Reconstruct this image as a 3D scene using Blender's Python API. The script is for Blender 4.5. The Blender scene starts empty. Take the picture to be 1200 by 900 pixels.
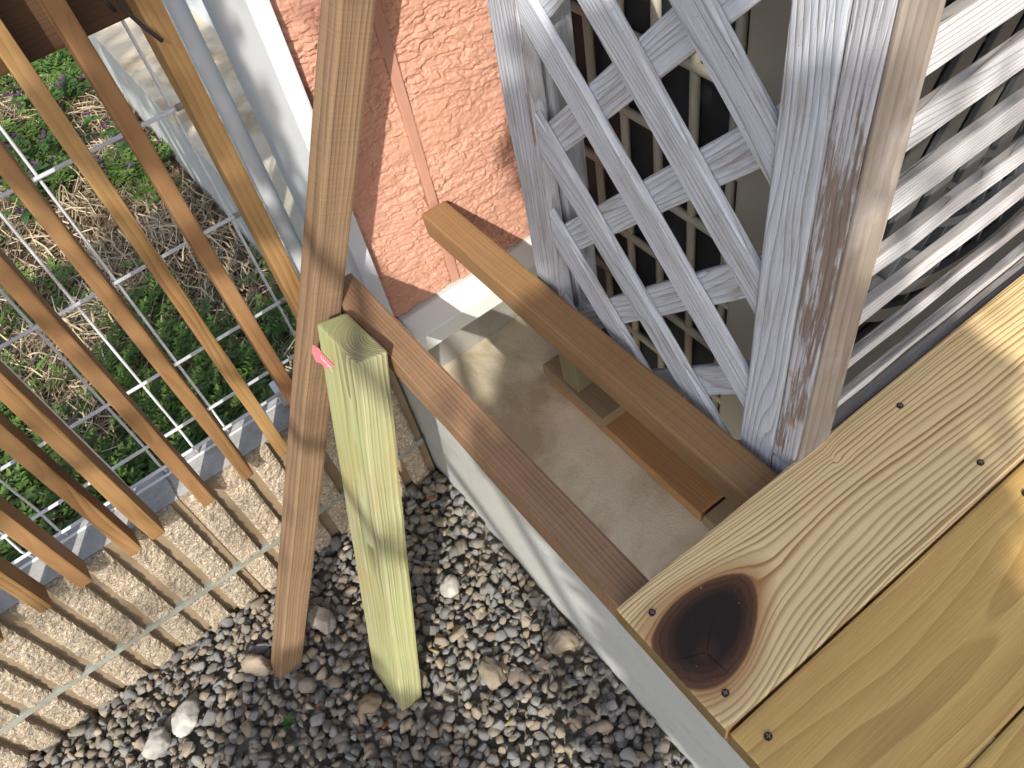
import bpy, bmesh, math, random
import numpy as np
from mathutils import Vector, Matrix
random.seed(7); rng = np.random.default_rng(11)
scn = bpy.context.scene
S = 0.606                    # metres per survey unit (1 unit = camera height over the deck)
ZG = -2.02                   # level of the gravel in survey units, becomes z = 0

def W(p):
    return Vector((p[0]*S, p[1]*S, (p[2]-ZG)*S))

# ------------------------------------------------------------------ camera
Rc = [[0.79106573, -0.59245524, 0.15235419], [-0.5481961, -0.57604321, 0.60634583], [0.27147017, 0.56317938, 0.78046969]]
FPX = 959.118
cam = bpy.data.cameras.new('camera'); camo = bpy.data.objects.new('camera', cam); scn.collection.objects.link(camo)
cx = Vector((Rc[0][0], Rc[0][1], -Rc[0][2])); cy = -Vector((Rc[1][0], Rc[1][1], -Rc[1][2])); cz = -Vector((Rc[2][0], Rc[2][1], -Rc[2][2]))
M = Matrix((cx, cy, cz)).transposed().to_4x4(); M.translation = W((0, 0, 0)); camo.matrix_world = M
cam.sensor_fit = 'HORIZONTAL'; cam.sensor_width = 36; cam.lens = FPX/1200*36; cam.clip_start = 0.02; cam.clip_end = 500
scn.camera = camo
# ------------------------------------------------------------------ light
SUN = Vector((0.738, 1.085, -1.0))           # the way the light travels
elev = math.atan2(1.0, math.hypot(SUN.x, SUN.y))
world = bpy.data.worlds.new('World'); scn.world = world; world.use_nodes = True
wn = world.node_tree.nodes; wl = world.node_tree.links
bg = wn['Background']; sky = wn.new('ShaderNodeTexSky'); sky.sky_type = 'NISHITA'; sky.sun_disc = False; sky.ozone_density = .75; sky.dust_density = 2.0
sky.sun_elevation = elev; sky.sun_rotation = math.atan2(-SUN.x, -SUN.y) % (2*math.pi)
wl.new(sky.outputs[0], bg.inputs[0]); bg.inputs[1].default_value = 0.15
sl = bpy.data.lights.new('sun', 'SUN'); slo = bpy.data.objects.new('sun', sl); scn.collection.objects.link(slo)
sl.energy = 3.3; sl.angle = math.radians(0.5); sl.color = (1.0, 0.95, 0.87)
slo.rotation_euler = SUN.to_track_quat('-Z', 'Y').to_euler(); slo.location = (-2, -3, 4)
scn.view_settings.view_transform = 'Standard'; scn.view_settings.look = 'None'
scn.view_settings.exposure = 0.68; scn.view_settings.gamma = 1

# ------------------------------------------------------------------ helpers
COL = scn.collection
def new_mesh(name, verts, faces, mat=None, smooth=False):
    me = bpy.data.meshes.new(name); me.from_pydata([tuple(v) for v in verts], [], faces)
    if mat: me.materials.append(mat)
    if smooth: me.polygons.foreach_set('use_smooth', [True]*len(me.polygons))
    me.update(); return me
def link(name, me, mw=None, parent=None):
    o = bpy.data.objects.new(name, me); COL.objects.link(o)
    mw = mw or Matrix.Identity(4)
    if parent:
        o.parent = parent; o.matrix_parent_inverse = Matrix.Identity(4)
        o.matrix_basis = world_of(parent).inverted() @ mw
    else: o.matrix_basis = mw
    return o
def world_of(o):
    return (world_of(o.parent) @ o.matrix_basis) if o.parent else o.matrix_basis.copy()
def tag(o, label=None, cat=None, group=None, kind=None):
    for k, v in (('label', label), ('category', cat), ('group', group), ('kind', kind)):
        if v: o[k] = v
    return o
def thing(name, p, label, cat, group=None):
    o = bpy.data.objects.new(name, None); COL.objects.link(o); o.empty_display_size = 0.1
    o.matrix_basis = Matrix.Translation(W(p)); return tag(o, label, cat, group)
def bbox_bm(L, w, h, bev=0.0, seg=1, cuts=0, jit=0.0, crook=0.0):
    bm = bmesh.new(); bmesh.ops.create_cube(bm, size=1)
    for v in bm.verts: v.co = Vector(((v.co.x+.5)*L, (v.co.y+.5)*w, (v.co.z+.5)*h))
    if cuts:
        ed = [e for e in bm.edges if abs((e.verts[0].co-e.verts[1].co).x) > L*.9]
        bmesh.ops.subdivide_edges(bm, edges=ed, cuts=cuts)
    if jit or crook:
        ph = random.random()*6
        for v in bm.verts:
            v.co.y += random.gauss(0, jit) + crook*math.sin(v.co.x/L*math.pi*1.3+ph)
            v.co.z += random.gauss(0, jit) + crook*math.sin(v.co.x/L*math.pi*1.1+ph*1.7)
    if bev:
        ed = [e for e in bm.edges if len(e.link_faces) == 2 and e.calc_face_angle(0) > 0.5]
        bmesh.ops.bevel(bm, geom=ed, offset=bev, segments=seg, profile=.6, affect='EDGES', clamp_overlap=True)
    return bm
def board(name, o, ex, ey, L, w, h, mat, parent=None, bev=0.004, seg=2, cuts=0, jit=0.0, crook=0.0, roll=0):
    """a stick whose local X runs along ex (length), Y along ey (width w), Z = ex x ey (height h); o is its low corner; survey units"""
    bm = bbox_bm(L*S, w*S, h*S, bev*S, seg, cuts, jit*S, crook*S)
    me = bpy.data.meshes.new(name); bm.to_mesh(me); bm.free(); me.materials.append(mat)
    ex = Vector(ex).normalized(); ey = Vector(ey); ey = (ey-ex*ey.dot(ex)).normalized(); ez = ex.cross(ey)
    m = Matrix((ex, ey, ez)).transposed().to_4x4(); m.translation = W(o)
    return link(name, me, m, parent)
def abox(name, lo, hi, mat, parent=None, bev=0.003, axis=0, **k):
    """axis-aligned box; axis gives the direction the grain (local X) runs"""
    lo = Vector(lo); hi = Vector(hi); d = hi-lo
    if axis == 0: return board(name, lo, (1, 0, 0), (0, 1, 0), d.x, d.y, d.z, mat, parent, bev, **k)
    if axis == 1: return board(name, (lo.x, lo.y, lo.z), (0, 1, 0), (0, 0, 1), d.y, d.z, d.x, mat, parent, bev, **k)
    return board(name, lo, (0, 0, 1), (1, 0, 0), d.z, d.x, d.y, mat, parent, bev, **k)
def tube_mesh(name, pts, r, mat, n=8, smooth=True, cap=True):
    pts = [Vector(p) for p in pts]; V = []; F = []
    for i, p in enumerate(pts):
        t = (pts[min(i+1, len(pts)-1)]-pts[max(i-1, 0)]).normalized()
        a = t.cross(Vector((0.31, 0.2, 0.93))); a = a.normalized() if a.length > .05 else t.cross(Vector((1, 0, 0))).normalized()
        b = t.cross(a); rr = r[i] if isinstance(r, (list, tuple)) else r
        for k in range(n):
            c = 2*math.pi*k/n; V.append(p+(a*math.cos(c)+b*math.sin(c))*rr)
    for i in range(len(pts)-1):
        for k in range(n):
            F.append((i*n+k, i*n+(k+1) % n, (i+1)*n+(k+1) % n, (i+1)*n+k))
    if cap: F.append(tuple(range(n-1, -1, -1))); F.append(tuple((len(pts)-1)*n+k for k in range(n)))
    return new_mesh(name, V, F, mat, smooth)
def tube(name, pts, r, mat, parent=None, n=8):
    w = [W(p) for p in pts]; c = w[0].copy()
    rr = [x*S for x in r] if isinstance(r, (list, tuple)) else r*S
    return link(name, tube_mesh(name, [p-c for p in w], rr, mat, n), Matrix.Translation(c), parent)
_lat = rng.random((64, 64))
def vnoise(x, y, seed=0):
    x = np.asarray(x)+seed*17.3; y = np.asarray(y)+seed*9.1
    xi = np.floor(x).astype(int); yi = np.floor(y).astype(int); fx = x-xi; fy = y-yi
    fx = fx*fx*fx*(fx*(fx*6-15)+10); fy = fy*fy*fy*(fy*(fy*6-15)+10)
    g = lambda a, b: _lat[a % 64, b % 64]
    return (g(xi, yi)*(1-fx)+g(xi+1, yi)*fx)*(1-fy)+(g(xi, yi+1)*(1-fx)+g(xi+1, yi+1)*fx)*fy

# ------------------------------------------------------------------ materials
class NT:
    def __init__(s, name):
        s.m = bpy.data.materials.new(name); s.m.use_nodes = True; s.t = s.m.node_tree
        s.b = s.t.nodes['Principled BSDF']; s.b.inputs['Roughness'].default_value = .75
        s.b.inputs['Specular IOR Level'].default_value = .3
    def n(s, kind, **k):
        x = s.t.nodes.new(kind)
        for a, v in k.items(): setattr(x, a, v)
        return x
    def l(s, a, b): s.t.links.new(a, b)
    def val(s, v, sock):
        if hasattr(v, 'links') or isinstance(v, bpy.types.NodeSocket): s.l(v, sock)
        else: sock.default_value = v
    def math(s, op, a, b=0.0, c=None, clamp=False):
        x = s.n('ShaderNodeMath', operation=op, use_clamp=clamp); s.val(a, x.inputs[0]); s.val(b, x.inputs[1])
        if c is not None: s.val(c, x.inputs[2])
        return x.outputs[0]
    def vmath(s, op, a, b=(0, 0, 0)):
        x = s.n('ShaderNodeVectorMath', operation=op); s.val(a, x.inputs[0]); s.val(b, x.inputs[1]); return x.outputs[0]
    def noise(s, vec, scale=5, detail=4, rough=.55, dist=0.0, out=0):
        x = s.n('ShaderNodeTexNoise'); s.val(vec, x.inputs['Vector']); x.inputs['Scale'].default_value = scale
        x.inputs['Detail'].default_value = detail; x.inputs['Roughness'].default_value = rough; x.inputs['Distortion'].default_value = dist
        return x.outputs[out]
    def mapr(s, v, a, b, c=0.0, d=1.0):
        x = s.n('ShaderNodeMapRange'); s.val(v, x.inputs[0])
        for i, q in enumerate((a, b, c, d)): x.inputs[i+1].default_value = q
        return x.outputs[0]
    def mix(s, f, a, b, mode='MIX'):
        x = s.n('ShaderNodeMix', data_type='RGBA', blend_type=mode); s.val(f, x.inputs[0])
        for v, i in ((a, 6), (b, 7)):
            if isinstance(v, tuple): x.inputs[i].default_value = (v[0], v[1], v[2], 1)
            else: s.l(v, x.inputs[i])
        return x.outputs[2]
    def coord(s, w='Object'): return s.n('ShaderNodeTexCoord').outputs[w]
    def sep(s, v): x = s.n('ShaderNodeSeparateXYZ'); s.l(v, x.inputs[0]); return x.outputs
    def comb(s, a, b, c):
        x = s.n('ShaderNodeCombineXYZ')
        for v, i in ((a, 0), (b, 1), (c, 2)): s.val(v, x.inputs[i])
        return x.outputs[0]
    def rand(s): return s.n('ShaderNodeObjectInfo').outputs['Random']
    def bump(s, h, strength=.3, dist=.002):
        x = s.n('ShaderNodeBump'); x.inputs['Strength'].default_value = strength; x.inputs['Distance'].default_value = dist
        s.l(h, x.inputs['Height']); s.l(x.outputs[0], s.b.inputs['Normal'])
    def col(s, c): s.l(c, s.b.inputs['Base Color'])
    def hsv(s, c, h=.5, sa=1.0, v=1.0):
        x = s.n('ShaderNodeHueSaturation'); s.val(h, x.inputs[0]); s.val(sa, x.inputs[1]); s.val(v, x.inputs[2]); s.l(c, x.inputs[4]); return x.outputs[0]

def plain(name, c, rough=.6, spec=.4, var=.06, scale=20, metal=0.0, bump=0.0):
    n = NT(name); co = n.coord()
    f = n.noise(co, scale, 5, .6)
    n.col(n.mix(f, tuple(x*(1-var*2) for x in c), tuple(min(1, x*(1+var*2)) for x in c)))
    n.b.inputs['Roughness'].default_value = rough; n.b.inputs['Specular IOR Level'].default_value = spec; n.b.inputs['Metallic'].default_value = metal
    if bump: n.bump(n.noise(co, scale*6, 3, .6), bump, .002)
    return n.m

def wood(name, base, late, freq=230, pith=(0.02, -0.03), sharp=2.2, wob=0.012, mottle=.25, fibre=.16, w2amt=.22, rough=.68, stain=None, stain_amt=0.0, lines=.7, jitter=.03, knots=0.0, knotcol=(.08, .035, .015), saw=0.0, spread=.14, patch=None, patch_amt=0.0, bump=.35):
    """solid growth-ring wood: rings run round a pith line along local X, so end grain and faces agree"""
    n = NT(name); co = n.coord(); r = n.rand()
    x, y, z = n.sep(co)
    xo = n.math('ADD', x, n.math('MULTIPLY', r, 37.0))
    ls = n.comb(n.math('MULTIPLY', xo, 1.6), n.math('MULTIPLY', y, 7.0), n.math('MULTIPLY', z, 7.0))
    w1 = n.noise(ls, 2.2, 2, .5)
    ls2 = n.comb(n.math('MULTIPLY', xo, 5.0), n.math('MULTIPLY', y, 30.0), n.math('MULTIPLY', z, 30.0))
    w2 = n.noise(ls2, 1.3, 3, .5)
    py = n.math('ADD', n.math('SUBTRACT', y, pith[0]), n.math('MULTIPLY', n.math('SUBTRACT', r, .5), jitter))
    pz = n.math('SUBTRACT', z, pith[1])
    rad = n.math('SQRT', n.math('ADD', n.math('MULTIPLY', py, py), n.math('MULTIPLY', pz, pz)))
    rad = n.math('ADD', rad, n.math('MULTIPLY', n.math('SUBTRACT', w1, .5), wob*4))
    rad = n.math('ADD', rad, n.math('MULTIPLY', n.math('SUBTRACT', w2, .5), wob*w2amt))
    kk = None
    if knots:
        vs = n.n('ShaderNodeTexVoronoi'); vs.inputs['Scale'].default_value = 1.0
        n.l(n.comb(n.math('MULTIPLY', xo, knots), n.math('MULTIPLY', y, knots*1.6), n.math('MULTIPLY', z, knots*1.6)), vs.inputs['Vector'])
        kd = vs.outputs['Distance']
        rad = n.math('ADD', rad, n.math('MULTIPLY', n.mapr(kd, .0, .35, 1, 0), .012))
        kk = n.mapr(kd, .07, .13, 1, 0)
    r1 = n.n('ShaderNodeTexNoise', noise_dimensions='1D'); n.l(n.math('MULTIPLY', rad, freq*.45), r1.inputs['W']); r1.inputs['Scale'].default_value = 1.0; r1.inputs['Detail'].default_value = 2
    rv = n.math('ADD', n.math('MULTIPLY', rad, freq), n.math('MULTIPLY', r1.outputs[0], 1.5))
    ph = n.math('FRACT', rv)
    ri = n.n('ShaderNodeTexWhiteNoise', noise_dimensions='1D'); n.l(n.math('FLOOR', rv), ri.inputs['W'])
    # earlywood brightens slowly, latewood is a thin dark line that ends abruptly
    line = n.math('POWER', ph, sharp)
    line = n.math('MULTIPLY', line, n.mapr(ph, .93, 1.0, 1, 0))
    amt = n.math('MULTIPLY', n.math('MULTIPLY', line, n.mapr(ri.outputs[0], 0, 1, .55, 1.25)), n.mapr(n.noise(ls, 3.1, 2), .3, .7, lines*.6, lines), clamp=True)
    c = n.mix(amt, base, late)
    fv = n.comb(n.math('MULTIPLY', xo, 18.0), n.math('MULTIPLY', y, 900.0), n.math('MULTIPLY', z, 900.0))
    fb = n.noise(fv, 1.0, 3, .6)
    c = n.mix(n.mapr(fb, .3, .75, 0, fibre), c, tuple(q*.35 for q in base))
    mo = n.noise(n.comb(n.math('MULTIPLY', xo, 6.0), n.math('MULTIPLY', y, 25.0), n.math('MULTIPLY', z, 25.0)), 1.2, 4, .6)
    c = n.mix(n.mapr(mo, .35, .7, 0, mottle), c, tuple(q*.55 for q in late) if sum(late) < sum(base) else tuple(q*.5 for q in base))
    if stain:
        sn = n.noise(n.comb(n.math('MULTIPLY', xo, 9.0), n.math('MULTIPLY', y, 22.0), n.math('MULTIPLY', z, 22.0)), 1.0, 5, .65)
        c = n.mix(n.mapr(sn, .5, .68, 0, stain_amt), c, stain)
    if patch:
        sn = n.noise(n.comb(n.math('MULTIPLY', xo, 4.0), n.math('MULTIPLY', y, 9.0), n.math('MULTIPLY', z, 9.0)), 1.0, 3, .55)
        c = n.mix(n.mapr(sn, .42, .62, 0, patch_amt), c, patch)
    if saw:
        sv = n.noise(n.comb(n.math('MULTIPLY', xo, 420.0), n.math('MULTIPLY', y, 6.0), n.math('MULTIPLY', z, 6.0)), 1.0, 2, .5)
        c = n.mix(n.mapr(sv, .4, .7, 0, saw), c, tuple(min(1, q*1.5) for q in base))
    if kk is not None: c = n.mix(n.math('MULTIPLY', kk, .85), c, knotcol)
    c = n.hsv(c, n.math('ADD', .5, n.math('MULTIPLY', n.math('SUBTRACT', r, .5), .012)), 1.0, n.math('ADD', 1.0, n.math('MULTIPLY', n.math('SUBTRACT', r, .5), spread)))
    n.col(c); n.b.inputs['Roughness'].default_value = rough; n.b.inputs['Specular IOR Level'].default_value = .32
    n.bump(n.math('ADD', n.math('MULTIPLY', fb, .6), n.math('MULTIPLY', line, -.5)), bump, .0012)
    return n.m

def weathered(name, paint, wood_c, peel=.5, streak=.35, dirt=(.16, .12, .09), rust=0.0, peel_w=.1):
    """worn white paint on a stick: paint film broken by long grain cracks and bare grey patches"""
    n = NT(name); co = n.coord(); r = n.rand(); x, y, z = n.sep(co)
    xo = n.math('ADD', x, n.math('MULTIPLY', r, 23.0))
    yo = n.math('ADD', y, n.math('MULTIPLY', r, 5.0))
    ls = n.comb(n.math('MULTIPLY', xo, 2.2), n.math('MULTIPLY', yo, 14.0), n.math('MULTIPLY', z, 14.0))
    w1 = n.noise(ls, 1.2, 2, .5)
    pz = n.math('ADD', z, .03); py = n.math('SUBTRACT', y, n.math('MULTIPLY', r, .05))
    rad = n.math('SQRT', n.math('ADD', n.math('MULTIPLY', py, py), n.math('MULTIPLY', pz, pz)))
    rad = n.math('ADD', rad, n.math('MULTIPLY', w1, .045))
    ph = n.math('FRACT', n.math('MULTIPLY', rad, 240))
    line = n.math('MULTIPLY', n.math('POWER', ph, 4.0), n.mapr(ph, .92, 1, 1, 0))
    fb = n.noise(n.comb(n.math('MULTIPLY', xo, 22.0), n.math('MULTIPLY', yo, 700.0), n.math('MULTIPLY', z, 700.0)), 1.0, 4, .65)
    big = n.noise(n.comb(n.math('MULTIPLY', xo, 9.0), n.math('MULTIPLY', yo, 40.0), n.math('MULTIPLY', z, 40.0)), 1.0, 5, .65)
    c = n.mix(n.mapr(fb, .35, .7, 0, streak), paint, tuple(q*.55 for q in paint))
    pm = n.math('ADD', n.math('MULTIPLY', big, .75), n.math('MULTIPLY', fb, .25))
    f = n.mapr(pm, peel, peel+peel_w, 0, .85)
    c = n.mix(f, c, wood_c)
    c = n.mix(n.math('MULTIPLY', line, .62), c, dirt)
    sp = n.noise(co, 320, 2, .6)
    c = n.mix(n.mapr(sp, .66, .72, 0, .5), c, dirt)
    if rust:
        rs = n.noise(co, 28, 3, .5); c = n.mix(n.mapr(rs, .68, .74, 0, rust), c, (.35, .15, .04))
    c = n.hsv(c, .5, 1.0, n.math('ADD', .93, n.math('MULTIPLY', r, .14)))
    n.col(c); n.b.inputs['Roughness'].default_value = .8; n.b.inputs['Specular IOR Level'].default_value = .25
    n.bump(n.math('ADD', n.math('MULTIPLY', fb, .8), n.math('ADD', n.math('MULTIPLY', line, -.8), n.math('MULTIPLY', f, -.4))), .6, .0015)
    return n.m

def knot_board(name):
    """the big-knotted deck board; local X along the board, Y across (0..w); the knot sits near the low-X end"""
    n = NT(name); co = n.coord(); x, y, z = n.sep(co)
    kx, ky = 0.073*S, 0.098*S
    wv = n.comb(n.math('MULTIPLY', x, 3.2), n.math('MULTIPLY', y, 13.0), 0.0)
    wob = n.noise(wv, 1.0, 3, .5); wob2 = n.noise(n.comb(n.math('MULTIPLY', x, 16.0), n.math('MULTIPLY', y, 90.0), 0.0), 1.0, 4, .6)
    px = n.math('SUBTRACT', x, kx); pyy = n.math('SUBTRACT', y, ky)
    # teardrop: long axis swings towards +x,+y
    ca, sa = math.cos(.2), math.sin(.2)
    u = n.math('ADD', n.math('MULTIPLY', px, ca), n.math('MULTIPLY', pyy, sa)); v = n.math('SUBTRACT', n.math('MULTIPLY', pyy, ca), n.math('MULTIPLY', px, sa))
    ru = 0.083*S; rv = 0.052*S
    taper = n.math('ADD', 1.0, n.math('MULTIPLY', u, -5.5))
    uu = n.math('DIVIDE', u, ru); vv = n.math('DIVIDE', v, n.math('MULTIPLY', taper, rv))
    rr = n.math('SQRT', n.math('ADD', n.math('MULTIPLY', uu, uu), n.math('MULTIPLY', vv, vv)))
    rr = n.math('ADD', rr, n.math('MULTIPLY', n.math('SUBTRACT', wob2, .5), .10))
    r2 = n.math('MULTIPLY', rr, rr)
    # grain = streamlines past the knot
    psi = n.math('MULTIPLY', n.math('SUBTRACT', y, ky), n.math('SUBTRACT', 1.0, n.math('MULTIPLY', n.math('DIVIDE', 1.0, n.math('MAXIMUM', r2, .8)), .93)))
    # cathedral figure further along the board
    cx2 = n.math('SUBTRACT', x, .52*S); cy2 = n.math('SUBTRACT', y, .105*S)
    cyy = n.math('MULTIPLY', cy2, 1/(.055*S))
    cath = n.math('MULTIPLY', n.math('POWER', 2.718, n.math('MULTIPLY', n.math('MULTIPLY', cyy, cyy), -1.0)), n.math('MULTIPLY', cx2, .06))
    psi = n.math('ADD', psi, n.math('MULTIPLY', cath, n.mapr(x, .2*S, .36*S, 0, 1)))
    psi = n.math('ADD', psi, n.math('MULTIPLY', n.math('SUBTRACT', wob, .5), .026*S))
    psi = n.math('ADD', psi, n.math('MULTIPLY', n.math('SUBTRACT', wob2, .5), .0018))
    psi = n.math('ADD', psi, .012); gg = n.math('ADD', n.math('MULTIPLY', psi, 150.0), n.math('MULTIPLY', n.math('MULTIPLY', psi, n.math('MULTIPLY', psi, psi)), 21000.0))
    g1 = n.n('ShaderNodeTexNoise', noise_dimensions='1D'); n.l(n.math('MULTIPLY', gg, .55), g1.inputs['W']); g1.inputs['Scale'].default_value = 1.0; g1.inputs['Detail'].default_value = 3
    gg = n.math('ADD', gg, n.math('MULTIPLY', g1.outputs[0], 1.8))
    ph = n.math('FRACT', n.math('ADD', gg, 50.0))
    gi = n.n('ShaderNodeTexWhiteNoise', noise_dimensions='1D'); n.l(n.math('FLOOR', gg), gi.inputs['W'])
    line = n.math('MULTIPLY', n.mapr(ph, .42, .82, 0, 1), n.mapr(ph, .93, 1.0, 1, 0))
    line = n.math('POWER', line, 1.2)
    fb = n.noise(n.comb(n.math('MULTIPLY', x, 20.0), n.math('MULTIPLY', y, 800.0), 0.0), 1.0, 3, .6)
    base = n.mix(n.noise(co, 9, 3), (.76, .56, .275), (.81, .625, .32))
    c = n.mix(n.math('MULTIPLY', n.math('MULTIPLY', line, n.mapr(gi.outputs[0], 0, 1, .55, 1.0)), n.mapr(n.noise(wv, 2.3, 2), .3, .7, .75, 1.0)), base, (.26, .095, .02))
    c = n.mix(n.mapr(fb, .4, .75, 0, .14), c, (.30, .2, .09))
    # orange halo and the knot itself
    c = n.mix(n.mapr(rr, 1.0, 1.55, .75, 0), c, (.34, .14, .045))
    ring = n.math('FRACT', n.math('ADD', n.math('MULTIPLY', rr, 7.0), n.math('MULTIPLY', wob2, 1.5)))
    kc = n.mix(n.mapr(rr, .6, 1.0, 0, 1), (.020, .013, .010), (.135, .062, .029))
    kc = n.mix(n.math('MULTIPLY', n.math('POWER', ring, 3.0), n.mapr(rr, .4, 1.0, .25, .75)), kc, (.03, .012, .006))
    heart = n.math('SQRT', n.math('ADD', n.math('POWER', n.math('ADD', uu, .35), 2.0), n.math('POWER', n.math('ADD', vv, .25), 2.0)))
    kc = n.mix(n.mapr(heart, .0, .3, .5, 0), kc, (.10, .04, .015))
    hx = n.math('ADD', uu, .35); hy = n.math('ADD', vv, .25); crk = None
    for an in (.55, 2.3, 4.6):
        al = n.math('ADD', n.math('MULTIPLY', hx, math.cos(an)), n.math('MULTIPLY', hy, math.sin(an)))
        ac_ = n.math('ADD', n.math('SUBTRACT', n.math('MULTIPLY', hx, math.sin(an)), n.math('MULTIPLY', hy, math.cos(an))), n.math('MULTIPLY', n.math('SUBTRACT', wob2, .5), .12))
        q = n.math('MULTIPLY', n.mapr(n.math('ABSOLUTE', ac_), 0, .022, 1, 0), n.math('MULTIPLY', n.mapr(al, 0, .03, 0, 1), n.mapr(al, .3, .62, 1, 0)))
        crk = q if crk is None else n.math('MAXIMUM', crk, q)
    kc = n.mix(crk, kc, (.002, .0015, .001))
    kc = n.mix(n.mapr(n.noise(co, 300, 1, .4), .775, .80, 0, .7), kc, (.45, .33, .2))
    c = n.mix(n.mapr(rr, .97, 1.03, 1, 0), c, kc)
    n.col(c); n.b.inputs['Roughness'].default_value = .5
    n.l(n.mapr(rr, .8, 1.1, .34, .55), n.b.inputs['Roughness'])
    n.bump(n.math('ADD', n.math('MULTIPLY', fb, .5), n.math('MULTIPLY', line, -.4)), .25, .001)
    return n.m

def concrete(name, base, stain, sa=.6, dark=(.2, .18, .15), scale=1.0, speck=.25):
    n = NT(name); co = n.coord()
    a = n.noise(co, 6*scale, 6, .62, .4); b = n.noise(co, 22*scale, 5, .6); d = n.noise(co, 260, 3, .7)
    c = n.mix(n.mapr(b, .3, .7, 0, .5), base, tuple(q*.72 for q in base))
    c = n.mix(n.mapr(a, .47, .62, 0, sa), c, stain)
    ed = n.noise(co, 9*scale, 3, .55, .6)
    c = n.mix(n.math('MULTIPLY', n.mapr(n.math('ABSOLUTE', n.math('SUBTRACT', ed, .56)), 0, .006, .15, 0), 1.0), c, dark)
    c = n.mix(n.mapr(n.noise(co, 13*scale, 3, .5, .4), .66, .69, 0, .4), c, dark)
    c = n.mix(n.mapr(d, .6, .75, 0, speck), c, dark)
    n.col(c); n.b.inputs['Roughness'].default_value = .88; n.bump(n.math('ADD', d, n.math('MULTIPLY', b, .6)), .35, .002)
    return n.m

MAT = {}
MAT['knot'] = knot_board('deck_board_knotted_pine')
MAT['honey'] = wood('deck_board_honey_pine', (.71, .45, .145), (.38, .185, .05), freq=130, pith=(.055, -.022), sharp=1.2, wob=.009, lines=.62, mottle=.2, fibre=.32, spread=.1, rough=.55)
MAT['joist'] = wood('joist_red_cedar', (.31, .182, .106), (.12, .054, .028), freq=235, pith=(-.075, .015), wob=.0028, lines=.95, sharp=1.4, saw=.14, mottle=.25, knots=2.2)
MAT['joist2'] = wood('joist_golden_cedar', (.315, .185, .082), (.15, .07, .026), freq=210, pith=(-.05, .0), wob=.004, lines=.6, saw=.12, mottle=.22, knots=1.7)
MAT['slat'] = wood('slat_orange_cedar', (.255, .138, .055), (.10, .042, .014), freq=190, pith=(.0, -.02), wob=.006, lines=.95, mottle=.35, knots=2.5, patch=(.40, .235, .10), patch_amt=.5, spread=.25)
MAT['rail'] = wood('rail_dark_cedar', (.095, .05, .024), (.04, .018, .008), freq=200, wob=.01, lines=.5)
MAT['prop'] = wood('prop_brown_cedar', (.255, .168, .098), (.085, .045, .022), freq=210, pith=(.075, -.012), wob=.003, lines=.95, sharp=1.4, saw=.15, mottle=.3, knots=1.9)
MAT['green'] = wood('treated_green_pine', (.45, .45, .265), (.14, .12, .045), freq=300, pith=(.046, .030), sharp=1.1, wob=.0035, w2amt=.12, lines=1.2, mottle=.2, fibre=.16, stain=(.36, .235, .10), stain_amt=.65, patch=(.36, .40, .16), patch_amt=.5, jitter=0, spread=0, knots=1.1, knotcol=(.25, .16, .05))
MAT['oldgreen'] = wood('old_green_wood', (.18, .15, .09), (.09, .075, .045), freq=210, wob=.01, lines=.5, stain=(.15, .17, .07), stain_amt=.6)
MAT['packer'] = wood('packer_grey_wood', (.25, .18, .11), (.13, .08, .04), freq=190, wob=.015, lines=.5)
MAT['orangeboard'] = wood('board_orange_wood', (.37, .20, .08), (.22, .10, .035), freq=170, wob=.01, lines=.4, mottle=.2)
MAT['lat'] = weathered('worn_white_lattice_paint', (.54, .57, .625), (.26, .24, .23), peel=.50, streak=.7, peel_w=.2)
MAT['stile'] = weathered('worn_white_stile_paint', (.55, .58, .635), (.28, .24, .215), peel=.53, streak=.6, rust=.0, peel_w=.16)
MAT['stilebrown'] = weathered('bare_brown_stile', (.52, .52, .55), (.20, .135, .095), peel=.51, streak=.6, rust=.6, peel_w=.05)
MAT['louv'] = weathered('worn_white_louver_paint', (.58, .58, .595), (.36, .31, .28), peel=.57, streak=.35, peel_w=.18)
MAT['louvtop'] = weathered('bare_grey_louver_edge', (.36, .34, .315), (.25, .225, .20), peel=.46, streak=.5)
MAT['white'] = plain('white_coated_metal', (.64, .67, .70), .45, .5, .03, 4)
MAT['whitewire'] = plain('white_coated_wire', (.78, .79, .82), .4, .5, .05, 30)
MAT['wirecap'] = plain('grey_wire_cap', (.30, .27, .24), .6, .3, .08, 80)
MAT['flash'] = plain('pale_grey_flashing', (.66, .69, .66), .5, .45, .05, 7)
MAT['beige'] = plain('beige_plastic_casing', (.36, .33, .26), .5, .4, .06, 6)
MAT['dark'] = plain('dark_coil_fins', (.025, .025, .028), .6, .3, .2, 90)
MAT['grey'] = plain('grey_plastic_guard', (.085, .092, .10), .5, .4, .06, 9)
MAT['black'] = plain('black_cable_sheath', (.014, .014, .014), .5, .4, .1, 30)
MAT['screw'] = plain('screw_steel', (.25, .21, .17), .4, .4, .2, 200, metal=.5)
MAT['pinktag'] = plain('pink_plastic_tag', (.78, .19, .22), .5, .4, .04, 60)
MAT['tagprint'] = plain('white_tag_print', (.85, .82, .83), .6, .3, .02, 60)
MAT['slab'] = concrete('slab_concrete', (.60, .525, .395), (.29, .22, .13), .8)
MAT['found'] = concrete('foundation_concrete', (.3, .29, .26), (.2, .17, .13), .4)
MAT['blocktop'] = concrete('block_top_concrete', (.46, .45, .42), (.30, .295, .28), .7, scale=5, speck=.6)
MAT['groove'] = concrete('smooth_shaded_groove', (.29, .215, .135), (.20, .145, .09), .5, scale=3)  # groove floor colour darkened to carry the shadow between the ribs
MAT['mortar'] = concrete('pale_green_mortar', (.29, .30, .255), (.19, .195, .165), .7, scale=5)

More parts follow.
